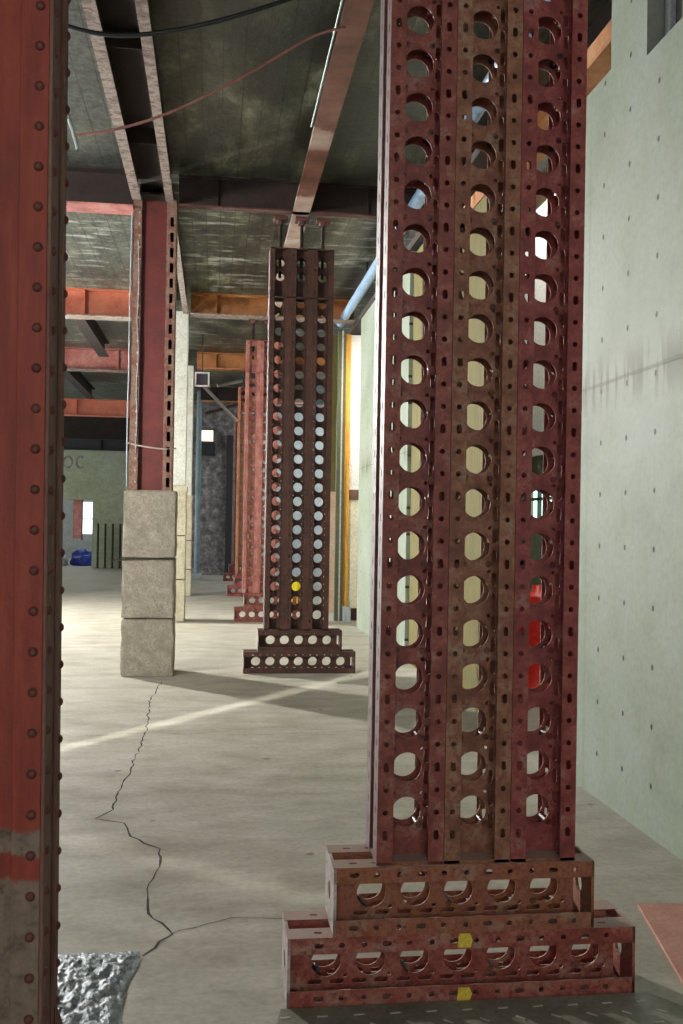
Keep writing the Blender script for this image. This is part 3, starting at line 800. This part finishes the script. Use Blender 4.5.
# longitudinal beam right of centre
r = empty('deck_beam', (.85, -5, ZB), 'rusty longitudinal deck beam with patchy pale fireproofing right of centre', 'beam')
def patch_mat():
    m, nt, b = new_mat('beam_underside_pale_and_rust'); g = N(nt)
    tc = g.n('ShaderNodeTexCoord'); sx = g.n('ShaderNodeSeparateXYZ'); g.l(tc.outputs['Object'], sx.inputs[0])
    v = g.coords((1, 1, 1), False); n = g.noise(v, 3, 6, .65)
    y = g.m('ADD', sx.outputs['Y'], g.m('MULTIPLY', n, .5))
    a = g.n_out(g.ramp(g.m('DIVIDE', y, 20), [(.672, (90, 90, 90)), (.677, (235, 235, 235)), (.694, (235, 235, 235)), (.698, (0, 0, 0)), (.758, (0, 0, 0)), (.762, (240, 240, 240))]))
    rust = g.ramp(n, [(.3, (66, 36, 24)), (.5, (102, 56, 38)), (.7, (120, 76, 60))])
    pale = g.ramp(n, [(.3, (140, 108, 96)), (.5, (168, 144, 130)), (.7, (176, 172, 158))])
    g.l(g.mix(a, rust, pale), b.inputs['Base Color']); b.inputs['Roughness'].default_value = .8
    return m
bxo('bottom_flange', patch_mat(), -.09, .09, 0, 20.9, 0, .02, parent=r)
bxo('web', BEAMDK, -.008, .008, 0, 20.9, .02, ZD - ZB - .002, parent=r)
tube('conduit', [(-.112, 0, .01), (-.112, 7, .01), (-.112, 13.2, .01)], .007, WHITEW, r)  # pale line put in for the lit edge of the flange

# pale blue pipe along the deck
p = empty('overhead_pipe', (2.02, 0, 4.95), 'pale blue pipe running along under the deck near right wall', 'pipe')
bm = bmesh.new(); cyl(bm, (0, 2, 0), (0, 16.4, 0), .07, 20); obj('pipe', bm, BLUEP, p, smooth=False)
for y in (4.5, 9, 13.5):
    bxo('pipe_hanger', BEAMDK, -.01, .01, y, y + .02, .068, .268, parent=p)

# rusty edge beams above the lowered wall end
r = empty('edge_beam', (2.5, 5.6, 4.62), 'orange rusty edge beam seen above the step in the right wall', 'beam')
bxo('bottom_flange', BEAMBR, -.12, .12, 0, 6, 0, .03, parent=r)
bxo('web', BEAMBR, -.10, -.08, 0, 6, .03, .16, parent=r)
bxo('back_web', BEAMDK, .05, .07, 0, 6, .03, .5, parent=r)
r = empty('edge_beam', (2.8, 5.6, 4.98), 'upper brown rusty edge beam above the orange one', 'beam')
bxo('bottom_flange', BEAMBR, -.1, .1, 0, 6, 0, .02, parent=r)
bxo('web', BEAMBR, -.01, .01, 0, 6, .02, .22, parent=r)

jb = empty('junction_box', (-.30, 19.2, 4.22), 'small dark square box with pale rim hung under deck right of cased columns', 'junction box')
bxo('box_body', BLACKP, -.11, .11, 0, .15, 0, .22, parent=jb)
bm = bmesh.new()
add_mesh(bm, plate_mesh(.28, .28, [rrect(-.11, .11, .03, .25, .002)], .02), T(0, -.012, -.03) @ RX(PI / 2)); obj('rim', bm, GAL, jb)
bxo('hanger', BEAMDK, -.01, .01, .06, .08, .22, ZD - 4.22, parent=jb)
for k, (a, b, m_) in enumerate((((-.9, 21.85, 5.17), (.5, 25.6, 4.2), GAL), ((-.3, 25, 4.3), (1.9, 26.7, 5.17), BEAMDK2), ((.0, 23.9, 4.86), (1.1, 24.3, 5.17), GAL))):
    bm = bmesh.new(); cyl(bm, a, b, .04, 10)
    tag(obj('overhead_conduit', bm, m_), ('pale diagonal conduit under far deck, sloping down right', 'dark red diagonal conduit under far deck, rising right', 'short pale conduit high under far deck near the cased columns')[k], 'conduit')
# cables
def catmull(pts, n=8): return pts
tag(tube('power_cable', [(-1.6, 6.1, 5.22), (-1.3, 6.05, 4.66), (-.92, 6, 4.50), (-.6, 6, 4.475), (-.26, 6, 4.55), (0, 6, 4.63), (.4, 6, 4.79), (.75, 6.05, 4.97), (.95, 6.1, 5.22)], .014, RUBBER, res=10),
    'thick black cable sagging across upper left under the girder', 'cable')
tag(tube('light_cable', [(-.94, 6.5, 4.065), (-.8, 6.5, 4.08), (-.5, 6.5, 4.17), (-.2, 6.5, 4.32), (.1, 6.5, 4.50), (.43, 6.5, 4.72), (.62, 6.5, 4.86), (.80, 6.5, 4.895)], .009, PINKW, res=10),
    'thin pink cable rising rightwards below the black one', 'cable')
tag(tube('tie_wire', [(-1.25, 6.52, 5.225), (-1.12, 6.52, 4.6), (-1.03, 6.52, 4.28), (-.97, 6.53, 4.16), (-.94, 6.53, 4.06), (-.915, 6.5, 3.97)], .013, WHITEW, res=10),
    'pale wire tie dangling at left end of the pink cable', 'wire')

# ------------------------------------------------------------------ things on the floor
# tread plate under the nearest tower
tp = empty('tread_plate', (0, 0, 0), 'dark steel tread plate on floor before the nearest tower', 'steel plate')
bm = bmesh.new()
pts = [(.24, 3.262), (1.50, 3.262), (1.62, 3.10), (1.72, 2.6), (1.6, 1.9), (-.02, 1.9)]
lo = [bm.verts.new((x, y, .0005)) for x, y in pts]; hi = [bm.verts.new((x, y, .008)) for x, y in pts]
bm.faces.new(hi); bm.faces.new(list(reversed(lo)))
for i in range(len(pts)): bm.faces.new((lo[i], lo[(i + 1) % 6], hi[(i + 1) % 6], hi[i]))
bmesh.ops.recalc_face_normals(bm, faces=bm.faces)
TREAD = mottled('tread_plate_steel', [(.3, (116, 114, 98)), (.5, (140, 138, 124)), (.75, (158, 156, 148))], 4, .5, .2, .1, 50)
obj('plate', bm, TREAD, tp)
bm = bmesh.new(); i = 0
yy = 3.2
while yy > 1.95:
    xx = .25 + (.04 if i % 2 else 0)
    while xx < 1.55:
        r_ = bmesh.ops.create_cube(bm, size=1)
        bmesh.ops.scale(bm, vec=(.034, .007, .003), verts=r_['verts'])
        bmesh.ops.transform(bm, matrix=T(xx, yy, .009) @ RZ((-.75 if i % 2 else .1)), verts=r_['verts'])
        xx += .12
    yy -= .07; i += 1
tr = obj('raised_bars', bm, mottled('worn_tread_tops', [(.3, (168, 168, 152)), (.7, (206, 204, 192))], 10, .4, .2, 0, 30), tp)
tr['kind'] = 'stuff'

# salmon board at the right
bm = bmesh.new()
pts = [(1.80, 4.02), (2.22, 3.97), (2.02, 3.0), (1.62, 3.15)]
lo = [bm.verts.new((x, y, .002)) for x, y in pts]; hi = [bm.verts.new((x, y, .016)) for x, y in pts]
bm.faces.new(hi); bm.faces.new(list(reversed(lo)))
for i in range(4): bm.faces.new((lo[i], lo[(i + 1) % 4], hi[(i + 1) % 4], hi[i]))
bmesh.ops.recalc_face_normals(bm, faces=bm.faces)
tag(obj('floor_board', bm, SALMON), 'salmon pink board lying on floor by right wall', 'board')

# crumpled foil sheet at the foot of the foreground column
rnd = random.Random(5); bm = bmesh.new()
nx, ny = 60, 110; V = []
for j in range(ny + 1):
    row = []
    for i in range(nx + 1):
        u, w = i / nx, j / ny
        x = -.55 + .29 * u + (.018 * math.sin(w * 9) if i == nx else 0) - (.02 * (1 - w) * u)
        y = 3.02 + .74 * w + (.006 * rnd.uniform(-1, 1))
        e = min(u, 1 - u, w, 1 - w)
        row.append(bm.verts.new((x + rnd.uniform(-.003, .003), y, .003 + min(1, e * 8) * (.012 + .012 * mn.turbulence(Vector((x * 22, y * 16, 3)), 4, False) + rnd.uniform(0, .002)))))
    V.append(row)
for j in range(ny):
    for i in range(nx): bm.faces.new((V[j][i], V[j][i + 1], V[j + 1][i + 1], V[j + 1][i]))
tag(obj('foil_sheet', bm, FOIL, smooth=True), 'crumpled silver foil sheet on floor at foot of red column', 'foil sheet')

# ------------------------------------------------------------------ light
w = bpy.data.worlds.new('world'); SC.world = w; w.use_nodes = True
w.node_tree.nodes['Background'].inputs[0].default_value = (.92, .96, 1, 1)
w.node_tree.nodes['Background'].inputs[1].default_value = .38

def area(name, loc, target, sx, sy, power, col=(1, 1, 1), spread=PI):
    l = bpy.data.lights.new(name, 'AREA'); l.shape = 'RECTANGLE'; l.size = sx; l.size_y = sy; l.energy = power; l.color = col; l.spread = spread
    o = bpy.data.objects.new(name, l); COL.objects.link(o); o.location = loc
    d = Vector(target) - Vector(loc); o.rotation_euler = d.to_track_quat('-Z', 'Y').to_euler()
    return o
area('daylight_left_back', (-6.8, 16.9, 4.5), (1, 8.6, 0), .14, .14, 2150, (1, .97, .92))
area('daylight_left_bays', (-8.6, 9, 2.4), (0, 9, 1.6), 16, 3.2, 110, (.96, .98, 1))
area('daylight_left_far', (-8.6, 26, 2.4), (0, 26, 2.0), 14, 3.2, 500, (.96, .98, 1))
area('fill_left_front', (-6.5, 3.5, 3.2), (-.8, 11.5, 2.2), 1.2, 1.2, 190, (1, .98, .95), math.radians(75))  # added fill with no visible source, brightens column blocks and casings
area('fill_front', (.6, -4.5, 3.2), (.8, 4, 1.8), 6, 3, 235, (1, .97, .94))  # unseen fill behind the camera, added to brighten the front faces
area('ceiling_fill_left', (-4.2, 8.5, .9), (-2.6, 9.5, 5.2), .4, .4, 120, (.97, .99, 1))  # uplight added to brighten the left ceiling, no fixture there
area('ceiling_fill_left', (-4.6, 14, .9), (-2.6, 14.5, 5.2), .4, .4, 260, (.97, .99, 1))  # second added uplight for the left ceiling, farther back
area('fill_side_room', (2.9, 8.8, 5.0), (2.9, 8.8, 0), .8, 3.0, 120, (1, .98, .92))  # unseen fill from above, added to brighten the side opening
area('fill_partition', (2.9, 15.3, 4.2), (2.3, 16.4, 2.2), .4, .4, 60, (1, .92, .8))  # added warm fill that brightens the partition boards, no fixture
area('daylight_far_room', (-5, 39, 5.0), (-5, 39, 0), 5, 5, 200, (1, 1, 1))
area('daylight_back_right', (3.5, 27, 4.9), (2.5, 28, 0), 3, 3, 200, (.9, .97, 1))
# sun slit from the left front, thin parallel beam that crosses the column shadow
def slit(ax, ay, deg, pw, w=.06, h=1.3, dist=9, z=3.2):
    a = math.radians(deg)
    area('sun_through_slit', (ax - dist * math.cos(a), ay - dist * math.sin(a), z), (ax, ay, 0), w, h, pw, (1, .97, .9), math.radians(1.6))
slit(.35, 8.9, 52, 2.3, .09, 1.7)
slit(-.35, 4.85, -37.5, .3, .12, 1.0)
SC.cycles.use_light_tree = False

SC.view_settings.view_transform = 'Standard'; SC.view_settings.look = 'None'
SC.view_settings.exposure = 0; SC.view_settings.gamma = 1; SC.view_settings.use_curve_mapping = False
